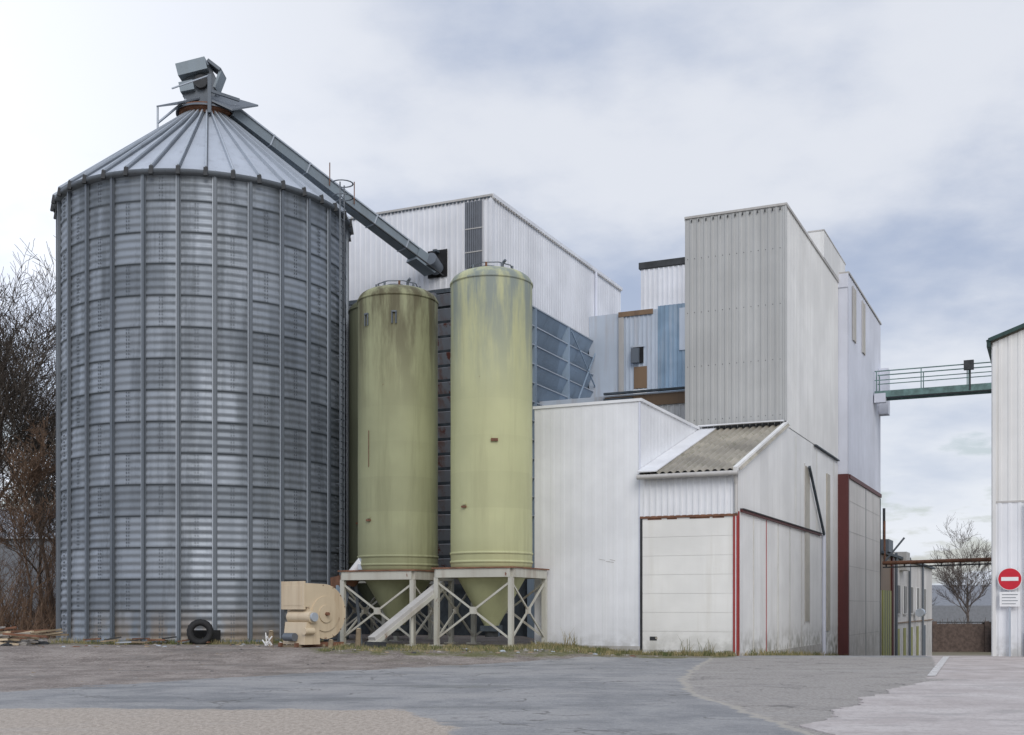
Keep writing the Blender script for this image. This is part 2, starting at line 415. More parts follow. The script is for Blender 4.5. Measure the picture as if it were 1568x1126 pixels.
# ================================================================ upper louvred building
e=root('louvred_process_building',-24.04,49.5);A=(-24.04,49.5,0);s=MB()
xl=-36.0;x1=-24.04;y0=49.5;y1=67.4;zt=20.85;zm=16.7
s.box(xl+.1,x1-.06,y0+.06,y1,zm+.02,zt-.02,'white2')
s.box(xl+.1,x1-.5,y0+.5,y1,-1,zm,'louvd')
s.clad((xl,y0),(x1,y0),zm,zt,FR,'white2',.3,.022)
s.clad((x1,y0),(x1,y1),zm,zt,RT,'white2',.3,.022)
s.box(xl,x1+.06,y0-.07,y0+.0,zt-.02,zt+.08,'panel')
for k in range(60): s.box(xl+k*.2,xl+k*.2+.1,y0-.075,y0-.04,zt-.1,zt-.02,'louvd')
s.box(x1,x1+.1,y0+.01,y1+.1,zt-.05,zt+.12,'white2')
for k in range(60): s.box(x1+.03,x1+.105,y0+k*.3,y0+k*.3+.15,zt-.13,zt-.05,'panel')
s.box(xl,x1+.05,y0-.06,y0-.045,zm-.12,zm+.08,'louvd');s.box(x1+.045,x1+.07,y0,y1,zm-.16,zm+.05,'dark')
s.box(x1-.12,x1+.055,y0-.055,y0+.12,zm+.1,zt-.12,'white2')
s.box(x1-1.35,x1-.45,y0-.06,y0-.045,zm+.9,zt-.15,'mesh')
for k in range(9):s.box(x1-1.33+k*.1,x1-1.30+k*.1,y0-.08,y0-.06,zm+.9,zt-.15,'louvd')
for k in (1.6,2.7): s.box(x1-1.36,x1-.44,y0-.085,y0-.06,zm+k,zm+k+.05,'panel')
s.box(-27.4,-26.35,y0-.07,y0-.045,17.35,18.65,'black')
s.box(-26.95,-26.75,y0-.4,y0-.06,18.5,18.6,'louvd')
s.cyl((x1+.14,62.9,zt-.1),(x1+.14,62.9,8),.07,'blockw',n=10)
z=zm-.45;k=0
while z>5:
    s.beam((x1+.02,y0+.1,z-.1),(x1+.02,y1-.1,z-.1),.06,.98,'louvre',up=(.5,0,1))
    s.beam((x1+.27,y0+.1,z+.36),(x1+.27,y1-.1,z+.36),.08,.06,'galv')
    z-=.95
z=zm-.35
while z>3:
    s.beam((xl+.2,y0-.02,z-.1),(x1-.1,y0-.02,z-.1),.07,.55,'louvrust',up=(0,-.5,1));z-=.7
for yy in (y0+.1,y0+4.4,y0+8.8,y0+13.2,y1-.1): s.box(x1-.1,x1+.36,yy-.08,yy+.08,-1,zm-.16,'louvre')
for xx in (x1-.05,x1-3,x1-6,x1-9): s.box(xx-.1,xx+.1,y0-.3,y0+.1,-1,zm-.12,'louvrust')
s.beam((x1+.40,y0+9,zm-.3),(x1+.40,y1-.4,zm-6),.06,.06,'louvre');s.beam((x1+.40,y0+13,zm-.3),(x1+.40,y0+9,zm-5),.06,.06,'louvre')
s.build('walls_and_louvres',e,A)
# ================================================================ annex
e=root('white_annex_building',-15.2,39.0);A=(-15.2,39,0);s=MB()
xa,xb=-17.2,-13.19
zt=8.8
s.box(xa+.06,xb-.06,39.06,46.6,-1,zt-.05,'white')
s.clad((xa,39),(xb,39),-.2,zt,FR,'white',.4,.004)
s.clad((xb,39),(xb,46.7),-.2,zt,RT,'white',.4,.006)
s.clad((xa,46.6),(xa,39),-.2,zt,(-1,0),'white',.2,.02)
s.box(xa-.05,xb+.07,38.95,39.02,zt-.03,zt+.07,'white')
s.box(xb-.02,xb+.07,39.02,46.7,zt-.03,zt+.07,'white')
s.box(xa,xb,39.02,46.6,zt-.04,zt+.03,'roofc')
s.box(xa,xb+.02,38.95,38.985,-.2,.24,'panel')
s.box(xb-.04,xb+.02,38.97,39.03,.2,zt-.06,'blockw')
for (x,z,l_) in ((-14.7,3.3,.22),(-14.45,3.22,.3),(-14.3,3.28,.2)): s.beam((x,38.99,z),(x+l_,38.99,z-.05),.006,.016,'panel')
s.build('walls_and_roof',e,A)
# ================================================================ garage
e=root('garage_lean_to',-11.5,39.0);A=(-11.5,39,0);s=MB()
xa,xb=-13.17,-9.74;sl=(8.62-6.1)/7.65
s.box(xa+.02,xb-.08,39.1,58.8,-2.5,6.0,'lowwhite')
s.clad((xa,38.96),(xb,38.96),4.74,6.08,FR,'white',.22,.035)
x0,x1_=xa+.08,xb-.16
nrow=7
for r in range(nrow):
    za=.12+r*(4.55/nrow); 
    s.box(x0,x1_,38.975,39.08,za,za+4.55/nrow-.007,'door')
s.box(x0,x1_,39.0,39.09,.0,4.67,'doorline')
s.box(x0,x1_,38.965,39.0,.0,.11,'lowwhite')
s.box(xa,xb,38.93,39.0,4.67,4.75,'rust')
for k,(x,l_) in enumerate(((-12.9,.5),(-12.2,.35),(-11.4,.7),(-10.6,.4))): s.box(x,x+l_,38.965,38.972,4.62,4.665,'rust')
s.box(xa,xa+.06,38.94,39.05,0,4.66,'dark')
s.box(xb-.15,xb-.08,38.94,39.02,-.3,4.67,'redpost');s.box(xb-.08,xb-.01,38.95,39.02,-.3,4.67,'signw');s.box(xb-.03,xb+.02,38.92,39.02,-.3,4.67,'redpost')
s.box(xa+.35,xa+.6,38.96,38.976,.45,.58,'dark');s.box(xa+.55,xa+.62,38.955,38.976,.5,.56,'beige')
s.poly([(xb,39.02,-2.5),(xb,58.8,-2.5),(xb,58.8,8.75),(xb,46.65,8.75),(xb,39.02,6.1)],[(0,1,2,3,4)],'lowwhite')
s.box(xb+.002,xb+.03,39.03,39.12,-1,4.82,'redpost')
s.box(xb+.002,xb+.09,39.3,54.0,4.82,4.90,'redframe')
s.box(xb+.002,xb+.13,39.3,54.0,4.90,4.94,'dark')
for yy,mt in ((43.2,'redpost'),(47.4,'panel'),(49.8,'panel'),(41.2,'doorline'),(45.2,'doorline')):
    s.box(xb+.002,xb+.02,yy,yy+.04,-1.5,4.8,mt)
for yy in (48.6,53.2,57.6): s.box(xb+.002,xb+.015,yy,yy+.04,4.95,8.6,'doorline')
s.box(xb+.002,xb+.04,50.5,51.4,1.0,7.6,'beige')
s.box(xb+.002,xb+.03,50.4,50.48,.9,7.7,'panel');s.box(xb+.002,xb+.03,51.42,51.5,.9,7.7,'panel')
s.beam((xb+.12,50.9,7.6),(xb+.12,54.4,4.9),.1,.1,'louvd')
s.cyl((xb+.1,54.5,-2),(xb+.1,54.5,4.9),.09,'blockw',n=10)
s.box(xb+.002,xb+.05,55.6,56.4,.5,7.8,'beige')
s.box(xb+.002,xb+.12,52.5,58.6,8.70,8.76,'louvd')
s.box(xb+.002,xb+.04,39.3,54.0,-.9,-.05,'panel')
s.build('walls_and_doors',e,A)
s=MB()
z_at=lambda y:6.16+(y-38.7)*sl
x=xa;pts=[];
while x<xb-.05:
    for a_,o_ in ((0,0),(.3,.08),(.6,.08),(.9,0)): pts.append((x+a_*.26,o_))
    x+=.26
v=[];
for (x,o_) in pts: v+=[(x,38.7,z_at(38.7)+o_),(x,46.6,z_at(46.6)+o_)]
s.poly(v,[(2*i,2*i+2,2*i+3,2*i+1) for i in range(len(pts)-1)],'roofc')
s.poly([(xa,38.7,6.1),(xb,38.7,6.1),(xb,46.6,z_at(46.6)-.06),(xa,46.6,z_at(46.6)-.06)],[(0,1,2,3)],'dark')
s.beam((xa+.35,38.6,z_at(38.7)+.1),(xa+.35,46.6,z_at(46.6)+.1),.7,.04,'white')
s.beam((xb+.03,38.55,z_at(38.55)+.03),(xb+.03,46.7,z_at(46.7)+.03),.14,.26,'lowwhite')
for i in range(14):
    s.box(xa+.1+i*.245,xa+.3+i*.245,46.45,46.58,z_at(46.5)+.03,z_at(46.5)+.2,'dark')
s.beam((xa,46.3,z_at(46.3)+.25),(xb,46.3,z_at(46.3)+.25),.2,.05,'white')
s.cyl((xa,38.63,6.08),(xb+.1,38.63,6.08),.085,'panel',n=10)
s.cyl((xb-.03,38.75,6.02),(xb-.03,38.88,5.75),.07,'panel',n=8);s.cyl((xb-.03,38.88,5.75),(xb-.03,38.88,4.78),.06,'panel',n=8)
s.build('corrugated_roof',e,A)
# ================================================================ tower
e=root('grey_clad_tower',-11.7,46.65);A=(-11.7,46.65,0);s=MB()
xa,xb=-13.8,-9.74;ya,yb=46.65,58.8;zt=17.5
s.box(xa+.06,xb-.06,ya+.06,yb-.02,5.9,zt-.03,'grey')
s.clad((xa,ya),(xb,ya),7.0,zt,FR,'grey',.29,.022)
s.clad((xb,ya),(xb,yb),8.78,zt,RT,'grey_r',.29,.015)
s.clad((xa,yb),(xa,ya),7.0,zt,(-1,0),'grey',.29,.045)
s.box(xa-.05,xb+.06,ya-.06,ya-.01,zt-.03,zt+.06,'panel')
s.box(xb-.02,xb+.06,ya-.0,yb,zt-.05,zt+.06,'panel')
s.box(xa-.06,xa+.02,ya,yb,zt-.1,zt+.06,'panel')
s.box(xb-.03,xb+.04,ya-.045,ya+.03,8.7,zt-.05,'grey')
for k in range(13): s.cyl((xa+.25+k*.3,ya-.05,zt-.2),(xa+.25+k*.3,ya-.05,zt-.1),.025,'dark',n=6)
for z in (9.2,11.4,13.6,15.8):
    for k in range(14): s.box(xa+.06+k*.29,xa+.085+k*.29,ya-.012,ya,z,z+.03,'dark')
s.box(-10.4,-9.68,54.7,60.6,zt+.09,18.8,'grey_r')
s.box(-10.42,-9.66,54.68,60.7,18.8,18.86,'panel')
s.build('tower_walls',e,A)
# ================================================================ end block
e=root('end_tower_block',-9.24,64);A=(-9.24,64,0);s=MB()
xa,xb=-14.,-9.24;ya,yb=58.83,70.4
s.box(xa,xb-.03,ya,yb,8.1,17.85,'blockw')
s.clad((xb-.02,ya),(xb-.02,yb),8.12,17.83,RT,'blockw',.5,.012)
s.box(xa,xb+.04,ya-.03,yb+.03,17.86,17.95,'panel')
s.box(xa,xb+.0,ya-.05,ya-.001,17.2,17.86,'blockw')
for yy in (60.1,63.2): 
    s.box(xb,xb+.05,yy,yy+.75,14.9,17.5,'beige')
    s.box(xb,xb+.06,yy-.08,yy,14.85,17.55,'panel');s.box(xb,xb+.06,yy+.75,yy+.82,14.85,17.55,'panel')
s.box(xa,xb-.02,ya+.02,yb-.1,-3,8.09,'panelL')
s.box(xb-.5,xb+.0,ya-.05,ya+.25,-3,8.09,'redframe')
s.box(xb-.11,xb+.05,ya+.25,yb,7.9,8.095,'redframe')
s.box(xb-.019,xb+.0,yb-.3,yb-.05,-3,7.85,'dark')
s.box(xb-.019,xb-.008,64.6,64.72,-3,7.88,'galvd')
for z in (0.2,1.9,3.6,5.3,6.8): s.box(xb-.019,xb-.012,ya+.25,yb-.3,z,z+.03,'panel')
for yy in (61.6,67.4): s.box(xb-.019,xb-.013,yy,yy+.03,-3,7.85,'panel')
s.box(xb,xb+.5,69.6,70.4,12.6,15.2,'blockw')
s.build('block_walls',e,A)
# ================================================================ blue rear building
e=root('blue_clad_headhouse',-19.5,62);A=(-19.5,62,0);s=MB()
s.box(-24.0,-14,62.05,68,5,18.0,'blueL')
s.clad((-22.2,62),(-19.95,62),12.8,18.0,FR,'blueL',.25,.04)
s.clad((-19.94,62),(-17.4,62),12.8,18.15,FR,'blue',.25,.04)
s.box(-21.35,-20.75,61.9,61.97,15.1,16.0,'black');s.box(-21.45,-20.65,61.88,61.94,15.98,16.08,'blueL');s.box(-21.4,-20.95,61.7,61.9,15.1,15.9,'galvd')
s.box(-21.3,-20.55,61.93,61.955,13.7,14.9,'rustbrown')
s.box(-21.35,-20.55,61.93,61.95,12.9,13.65,'signw')
s.box(-22.2,-21.9,61.93,61.95,13,17.9,'panel')
s.box(-22.2,-20.2,61.9,61.96,17.75,18.02,'rustbrown')
s.box(-18.7,-18.2,61.93,61.95,15.6,17.9,'blueL')
s.box(-21.1,-16.5,62.6,67,18.0,20.6,'white2')
s.clad((-21.1,62.55),(-16.5,62.55),18.0,20.4,FR,'white2',.28,.05)
s.box(-21.2,-16.4,62.45,67,20.45,20.8,'dark')
s.box(-18.4,-18.2,62.4,62.5,18,20,'white2')
s.box(-22.6,-21.4,61.6,64,5,13,'louvd')
s.build('walls',e,A)
e=root('rear_connecting_block',-18,55);A=(-18,55,0);s=MB()
s.box(-24,-13.82,55.05,61.9,4,12.1,'blueL')
s.clad((-19.2,55),(-13.85,55),4,11.7,FR,'grey_r',.3,.04)
s.box(-20.4,-18.9,54.7,55,11.2,11.9,'louvd')
s.box(-20.4,-15.7,54.9,54.95,11.45,12.0,'rustbrown');s.box(-15.7,-13.85,54.88,54.95,10.3,12.2,'blueL')
s.beam((-20.4,54.8,12.15),(-13.9,54.8,12.15),.2,.10,'louvd')
s.build('walls',e,A)
# ================================================================ far low building
e=root('low_outbuilding',-9.3,86);A=(-9.3,86,0);s=MB()
s.box(-16,-9.35,70.6,102,-4,4.7,'panelL')
s.box(-16,-9.1,70.5,102.2,4.7,4.85,'louvd')
s.box(-16,-9.33,70.58,76,2.6,4.69,'rustbrown')
s.box(-9.34,-9.27,71.5,75.4,-3,2.6,'ygreen');s.box(-9.34,-9.22,75.6,76.4,-3,4.69,'redframe')
for k in range(3): s.box(-9.27,-9.25,72.4+k*1,72.45+k*1,-3,2.6,'galvd')
for yy in (78.5,82,86,90,95):
    s.box(-9.34,-9.30,yy,yy+1.6,1.2,3.0,'black')
    for (a_,b_) in ((yy-.1,yy),(yy+1.6,yy+1.7),(yy+.77,yy+.83)): s.box(-9.34,-9.27,a_,b_,1.15,3.05,'signw')
    s.box(-9.34,-9.24,yy-.1,yy+1.7,1.08,1.15,'panel')
    s.box(-9.34,-9.30,yy+.2,yy+1.4,-3,.2,'ygreen' if int(yy)%4==2 else 'galvd')
for yy in (77.2,84.6,93.2): s.cyl((-9.2,yy,-3),(-9.2,yy,5.0),.09,'galvd',n=8)
s.box(-9.34,-9.25,78,102,.55,.62,'rustbrown')
s.box(-11,-9.0,72,74,4.86,5.6,'galvd');s.cyl((-9.4,73,4),(-9.4,73,7.5),.08,'dark',n=8)
s.box(-9.9,-8.9,80,82,4.0,5.2,'panel')
s.cyl((-8.9,88,1.2),(-8.9,89.2,1.2),.3,'galv')
s.build('walls_and_windows',e,A)
# ================================================================ right warehouse
e=root('white_warehouse',-1.95,42);A=(-1.95,42,0);s=MB()
xa,xb=-1.95,9
zt=lambda t:10.35+.36*min(t,5.5)-.36*max(0,t-5.5)
s.clad((xa,42),(xb,42),5.1,zt,FR,'grey_r',.3,.022)
s.clad((xa,41.96),(xb,41.96),-.6,5.05,FR,'white',.3,.022)
s.box(xa,xb,41.93,42,5.04,5.10,'panel')
s.clad((xa,72),(xa,42),-3,10.3,(-1,0),'grey_r',.3,.04)
s.beam((xa-.12,41.9,10.42),(xa+5.5,41.9,12.45),.2,.11,'greenfasc')
s.beam((xa+5.5,41.9,12.45),(xb+.2,41.9,10.42),.2,.11,'greenfasc')
s.poly([(xa-.2,41.85,10.42),(xa+5.5,41.85,12.53),(xa+5.5,72,12.53),(xa-.2,72,10.42)],[(0,1,2,3)],'roofc')
s.poly([(xb+.2,41.85,10.42),(xa+5.5,41.85,12.53),(xa+5.5,72,12.53),(xb+.2,72,10.42)],[(0,1,2,3)],'roofc')
s.box(xa-.18,xa-.06,41.85,72,10.2,10.42,'greenfasc')
s.box(xa,xa+.1,41.88,41.99,-.6,10.2,'grey_r')
s.box(xa+.95,xa+1.3,41.85,41.92,-.1,.75,'louvd');
s.cyl((xa+1.0,41.85,-.3),(xa+1.0,41.85,5),.04,'panel',n=8)
s.build('walls_and_roof',e,A)
e=root('no_entry_sign',-1.42,41.75);A=(-1.42,41.75,0);s=MB();x,y=-1.42,41.8
s.cyl((x,y,2.52),(x,y-.03,2.52),.37,'signw',n=40);s.cyl((x,y-.031,2.52),(x,y-.036,2.52),.35,'signred',n=40)
s.box(x-.26,x+.26,y-.045,y-.038,2.46,2.585,'signw')
s.box(x-.31,x+.31,y-.03,y,1.62,2.1,'signw')
for k in range(4): s.box(x-.24,x+.24-.06*(k%2),y-.035,y-.031,2.0-k*.1,2.02-k*.1,'galvd')
s.box(x-.03,x+.03,y,y+.08,-.4,2.9,'galv')
s.build('sign_plates',e,A)
# ================================================================ footbridge
e=root('steel_footbridge',-5.5,68);A=(-5.5,68,0);s=MB()
xa,xb=-9.2,-1.96;zb=13.25
s.box(xa,xb,67.5,67.62,zb-.05,zb+.3,'bridge');s.box(xa,xb,68.7,68.82,zb-.05,zb+.3,'bridge');s.box(xa,xb,67.62,68.7,zb+.05,zb+.1,'galvd')
s.beam((-9.2,67.56,zb-.1),(-8.6,67.56,zb-.1),.4,.5,'blockw')
for yy in (67.55,68.77):
    s.beam((xa,yy,zb+1.4),(xb,yy,zb+1.4),.055,.055,'bridge');s.beam((xa,yy,zb+.9),(xb,yy,zb+.9),.045,.045,'bridge')
    for k in range(4): 
        x=xa+.1+(xb-xa-.2)*k/3; s.beam((x,yy,zb),(x,yy,zb+1.4),.05,.05,'bridge')
s.box(xb-2.6,xb-2.1,67.2,67.45,zb+1.05,zb+1.55,'dark');s.beam((xb-2.3,67.5,zb),(xb-2.3,67.5,zb+1.2),.08,.08,'dark')
s.build('deck_and_railings',e,A)
e=root('overhead_pipe_bridge',-5.5,70);A=(-5.5,70,0);s=MB()
s.cyl((-9.2,70.9,4.15),(-2.0,70.9,4.3),.11,'rust',n=12);s.beam((-9.2,70.9,3.9),(-2,70.9,4.05),.08,.08,'dark')
for k in range(7):
    s.beam((-9+k*1,70.9,3.9),(-9+k*1,70.9,4.2),.08,.08,'dark')
s.cyl((-9.1,70.9,4.15),(-9.1,70.9,6.6),.06,'rust',n=8);s.beam((-9.2,70.9,4.1),(-8.0,70.9,5.6),.1,.1,'galvd')
s.build('pipes',e,A)
# ================================================================ distant right
e=root('distant_hall',34+16,150,False);s=MB()
s.box(38,90,150,170,-3,1.8,'hall');s.poly([(38,150,1.8),(90,150,1.8),(90,160,4.6),(38,160,4.6)],[(0,1,2,3)],'hall')
s.poly([(38,150,1.8),(38,160,4.6),(38,170,1.8)],[(0,1,2)],'brick')
s.build('hall_walls',e,(50,150,0))
e=root('brick_yard_wall',40,112,False);s=MB()
for i in range(8):
    s.box(30+i*5,35+i*5-.02,112,112.4,-4,.0+.1*(i%2),'brick');s.box(30+i*5,30.4+i*5,111.8,112.0,-4,.25,'brick')
s.box(30,70,111.95,112.45,.11,.2,'dark')
s.box(44.5,45.5,100,101.2,-3,-.6,'louvd')
s.box(45.2,47.2,110,110.2,-3,1.2,'blue')
s.build('wall_bays',e,(40,112,0))
# ================================================================ blower
bx,by=-6.8,40.3;g=hgt(bx,by)
e=root('centrifugal_blower',bx,by,False,z=g,rot=math.radians(50));s=MB()
n=34;out=[]
for i in range(n+1):
    t=math.radians(95)-i/n*math.radians(300); r=1.02-.26*i/n
    out.append((.05+r*math.cos(t),1.12+r*math.sin(t)))
prof=[(-.85,2.16)]+out+[(-.62,1.35),(-.85,1.35)]
w=.52;m_=len(prof)
p=[(x,-w,z) for x,z in prof]+[(x,w,z) for x,z in prof]
s.poly(p,[tuple(range(m_)),tuple(reversed(range(m_,2*m_)))]+[(m_+i,m_+(i+1)%m_,(i+1)%m_,i) for i in range(m_)],'cream')
s.box(-.93,-.85,-w-.07,w+.07,1.27,2.22,'cream');s.box(-.94,-.93,-w+.04,w-.04,1.4,2.08,'cream')
for sg in (-1,1):
    s.cyl((.05,sg*w,1.12),(.05,sg*(w+.04),1.12),.6,'cream',n=32)
    s.cyl((.05,sg*(w+.04),1.12),(.05,sg*(w+.08),1.12),.3,'cream',n=24)
s.cyl((.05,-w-.08,1.12),(.05,-w-.2,1.12),.06,'rust')
for i in range(0,n,3):
    s.cyl((out[i][0]*.97,-w-.01,1.12+(out[i][1]-1.12)*.96),(out[i][0]*.97,-w-.03,1.12+(out[i][1]-1.12)*.96),.018,'rust',n=6)
for yy in (-.42,.42): s.beam((-1.15,yy,.08),(.95,yy,.08),.12,.14,'rust')
for xx in (-1.0,0,.85): s.beam((xx,-.55,.03),(xx,.55,.03),.1,.1,'wood')
s.poly([(-1.05,-.75,.1),(-.35,-.75,.1),(-.4,-.75,.85),(-.95,-.75,.85),(-1.05,.35,.1),(-.35,.35,.1),(-.4,.35,.85),(-.95,.35,.85)],[(0,1,2,3),(7,6,5,4),(0,3,7,4),(1,5,6,2),(3,2,6,7)],'cream')
s.cyl((-.75,-.85,1.02),(-.75,.3,1.02),.2,'cream',n=20);s.cyl((-.75,-.95,1.02),(-.75,-.85,1.02),.15,'galv',n=16)
s.cyl((-1.1,-.8,.55),(-.7,-.8,.55),.12,'cream');s.cyl((-1.15,-.4,.35),(-1.15,.1,.35),.14,'galvd')
s.build('scroll_housing',e,bevel=.015)
# tyre
e=root('old_tyre',-11.3,42.6,False,z=hgt(-10.5,42.6),rot=math.radians(12));s=MB()
nr_=36;pr=[]
for j in range(12):
    t=2*math.pi*j/12; pr.append((.36+.125*math.cos(t)*(1 if math.cos(t)<0 else .9),.14*math.sin(t)))
v=[]
for i in range(nr_):
    a_=2*math.pi*i/nr_; tr=.012 if i%2 else 0
    for j,(r,y) in enumerate(pr):
        rr=r+(tr if math.cos(2*math.pi*j/12)>.3 else 0); v.append((rr*math.cos(a_),y+.12*(rr*math.sin(a_)),.44+rr*math.sin(a_)))
s.poly(v,[(i*12+j,((i+1)%nr_)*12+j,((i+1)%nr_)*12+(j+1)%12,i*12+(j+1)%12) for i in range(nr_) for j in range(12)],'rubber',True)
s.build('tyre_ring',e)
mx,my=-5.45,42.6
e=root('auger_motor',mx,my,False,z=0);s=MB()
s.cyl((-.35,.3,2.75),(.1,-.08,3.25),.24,'signw',n=20);s.cyl((.1,-.08,3.25),(.22,-.18,3.4),.2,'galv',n=20)
s.cyl((-.5,.42,2.55),(-.35,.3,2.75),.3,'rust',n=20)
s.box(.02,.26,-.15,.1,3.42,3.64,'dark');s.box(-.1,.25,-.3,-.05,2.95,3.15,'galv')
s.beam((-.5,.42,2.6),(-1.15,1.3,2.5),.4,.4,'rust')
s.beam((-.45,.35,2.6),(-.9,.2,.2),.1,.1,'galvd');s.beam((-.3,.5,2.6),(-.1,.7,.2),.1,.1,'galvd')
s.beam((-.9,.8,2.4),(-1.0,.8,1.4),.25,.3,'louvre')
s.build('motor_and_gearbox',e)
e=root('discharge_auger',-4.5,41,False);s=MB()
s.beam((-4.6,38.6,.4),(-2.5,41.3,2.3),.38,.14,'frame');s.beam((-4.6,38.6,.55),(-2.5,41.3,2.45),.32,.14,'panel')
s.beam((-4.7,38.55,.32),(-4.3,38.9,.3),.5,.3,'dark')
s.beam((-3.4,40.1,.2),(-3.4,40.1,1.5),.08,.08,'frame')
s.build('auger_tube',e,(-4.5,41,0))
for i,(x,y,h,r) in enumerate(((-8.35,40.6,.5,.1),(-5.2,39.6,.6,.1),(-6.1,39.4,.22,.1))):
    e=root('wooden_post',x,y,False,z=hgt(x,y));s=MB()
    s.cyl((0,0,-.1),(.03,.02,h),r,'wood',r*.85,n=9);s.cyl((.03,.02,h),(.03,.03,h+.03),r*.85,'cream',r*.6,n=9);s.build('post',e)
# rubble
s=MB()
def rock(x,y,r,mat,n_=7):
    z=hgt(x,y);v=[];
    for k,(rr,zz) in enumerate(((1,0),(.9,.5),(.45,.85))):
        for i in range(n_):
            a_=2*math.pi*i/n_+k*.3; q_=r*rr*rng.uniform(.75,1.15); v.append((x+q_*math.cos(a_)*1.3,y+q_*math.sin(a_),z-.02+zz*r*rng.uniform(.6,.9)))
    f=[(k*n_+i,k*n_+(i+1)%n_,(k+1)*n_+(i+1)%n_,(k+1)*n_+i) for k in range(2) for i in range(n_)]+[tuple(range(2*n_,3*n_))]
    s.poly(v,f,mat)
for i in range(90): rock(rng.uniform(-20,-17.0),rng.uniform(40.5,44),rng.uniform(.06,.3),rng.choice(['rubble','wood','rubble','dark']))
for i in range(170):
    x=rng.uniform(-17,4);rock(x,rng.uniform(39.5,42.6) if x<-6 else rng.uniform(36.2,38.4),rng.uniform(.02,.09),rng.choice(['rubble','rubble','galv','rust','wood','dark']))
for i in range(24):
    x=rng.uniform(-19.5,-17.5);y=rng.uniform(40.5,43);a_=rng.uniform(-.5,.5);z=hgt(x,y)+rng.uniform(.1,.5)
    s.beam((x,y,z),(x+1.5*math.cos(a_),y+1.5*math.sin(a_),z+rng.uniform(-.15,.25)),.12,.07,rng.choice(['wood','rust','rubble','cream']))
for i in range(16):
    x=rng.uniform(-15.8,-11);y=rng.uniform(42.2,43);a_=rng.uniform(-.5,.5);z=hgt(x,y)+rng.uniform(.03,.2)
    s.beam((x,y,z),(x+.6*math.cos(a_),y+.6*math.sin(a_),z+rng.uniform(-.05,.12)),.14,.05,rng.choice(['wood','rust','dark','galv']))
for i in range(12):
    x=rng.uniform(-8.4,-7.4);y=rng.uniform(39.6,40.4)
    s.beam((x,y,.3),(x+rng.uniform(-.4,.4),y+rng.uniform(-.3,.3),.45+rng.uniform(-.1,.3)),.03,.03,'signw')
s.build('rubble_pile')
s=MB()
for i in range(2600):
    x=rng.uniform(-20,6);y=rng.uniform(22,40)
    if (y-22.3)<(x+9.6)*1.25 and y<35: continue
    rock(x,y,abs(rng.gauss(.012,.014))+.006,rng.choice(['rubble','rubble','wood','dark']),4)
for i in range(1500):
    x=rng.uniform(-9,-.8);y=rng.uniform(13.5,18.4);rock(x,y,abs(rng.gauss(.004,.005))+.004,rng.choice(['rubble','rubble','wood','dark']),4)
for i in range(500):
    x=rng.uniform(-8,12);y=rng.uniform(14,36);rock(x,y,abs(rng.gauss(.004,.007))+.004,rng.choice(['rubble','wood','dark']),4)
s.build('scattered_gravel')
# ================================================================ ground
def grid(name,xs,ys,dz,mat,polys=None):
    v=[(x,y,hgt(x,y)+dz) for y in ys for x in xs];nx=len(xs)
    f=[(j*nx+i,j*nx+i+1,(j+1)*nx+i+1,(j+1)*nx+i) for j in range(len(ys)-1) for i in range(nx-1)]
    me=bpy.data.meshes.new(name);me.from_pydata(v,[],f)
    me.polygons.foreach_set('use_smooth',[True]*len(f))
    if polys:
        P=np.array([(a[0],a[1]) for a in v])
        for nm,pg in polys.items():
            pg=np.array(pg,float);d=np.full(len(P),1e9);ins=np.zeros(len(P),bool)
            for i in range(len(pg)):
                a=pg[i];b_=pg[(i+1)%len(pg)];ab=b_-a;t=np.clip(((P-a)@ab)/(ab@ab),0,1)
                d=np.minimum(d,np.linalg.norm(P-(a+t[:,None]*ab),axis=1))
                if a[1]!=b_[1]:
                    c=((a[1]>P[:,1])!=(b_[1]>P[:,1]))&(P[:,0]<(b_[0]-a[0])*(P[:,1]-a[1])/(b_[1]-a[1])+a[0]); ins^=c
            sd=np.where(ins,d,-d);at=me.attributes.new(nm,'FLOAT','POINT');at.data.foreach_set('value',sd.astype(np.float32))
    me.materials.append(mat);o=bpy.data.objects.new(name,me);sc.collection.objects.link(o);return o
m,nt,b=newmat('field_ground');q=N(nt);tc=q.n('ShaderNodeTexCoord').outputs['Object']
c=q.mix(q.ramp(q.noise(tc,.15,4),.35,.65),(.12,.11,.06),(.2,.17,.12));q.l(c,b.inputs['Base Color']);b.inputs['Roughness'].default_value=1
MG=m
xs=[-900,-500,-300,-200,-120,-80,-60,-45,-32]+[ -28+4*i for i in range(15)]+[32,45,60,80,120,200,300,500,900]
ys=[-200,-60,-20,0]+[4+4*i for i in range(27)]+[120,140,180,250,400,700,1500]
grid('ground',xs,ys,-.06,MG)
m,nt,b=newmat('yard_surface');q=N(nt);tc=q.n('ShaderNodeTexCoord').outputs['Object']
def att(n_): return q.n('ShaderNodeAttribute',attribute_name=n_).outputs['Fac']
fine=q.noise(tc,14,4,.8,(1,.6,1));med=q.noise(tc,1.1,5,.7,(1,.7,1));big=q.noise(tc,.22,3);spk=q.noise(tc,48,2,.8,(1,.6,1))
edge=q.math('MULTIPLY',q.math('SUBTRACT',q.noise(tc,1.3,5,.7),.5),1.6)
def mask(n_,soft=.06,am=1.0):
    v=q.math('MULTIPLY_ADD',edge,am,att(n_)); return q.ramp(v,-soft,soft)
asp=q.mix(q.ramp(med,.32,.68),(.235,.238,.245),(.35,.348,.345))
asp=q.mix(q.ramp(big,.42,.60,0,.8),asp,(.38,.37,.36))
wv=q.noise(tc,.6,6,.72,(.4,1.1,1))
asp=q.mix(q.math('MULTIPLY',q.ramp(wv,.53,.57),.6),asp,(.165,.17,.18))
asp=q.mix(q.math('MULTIPLY',q.ramp(fine,.35,.65,1,0),.35),asp,(.15,.15,.155))
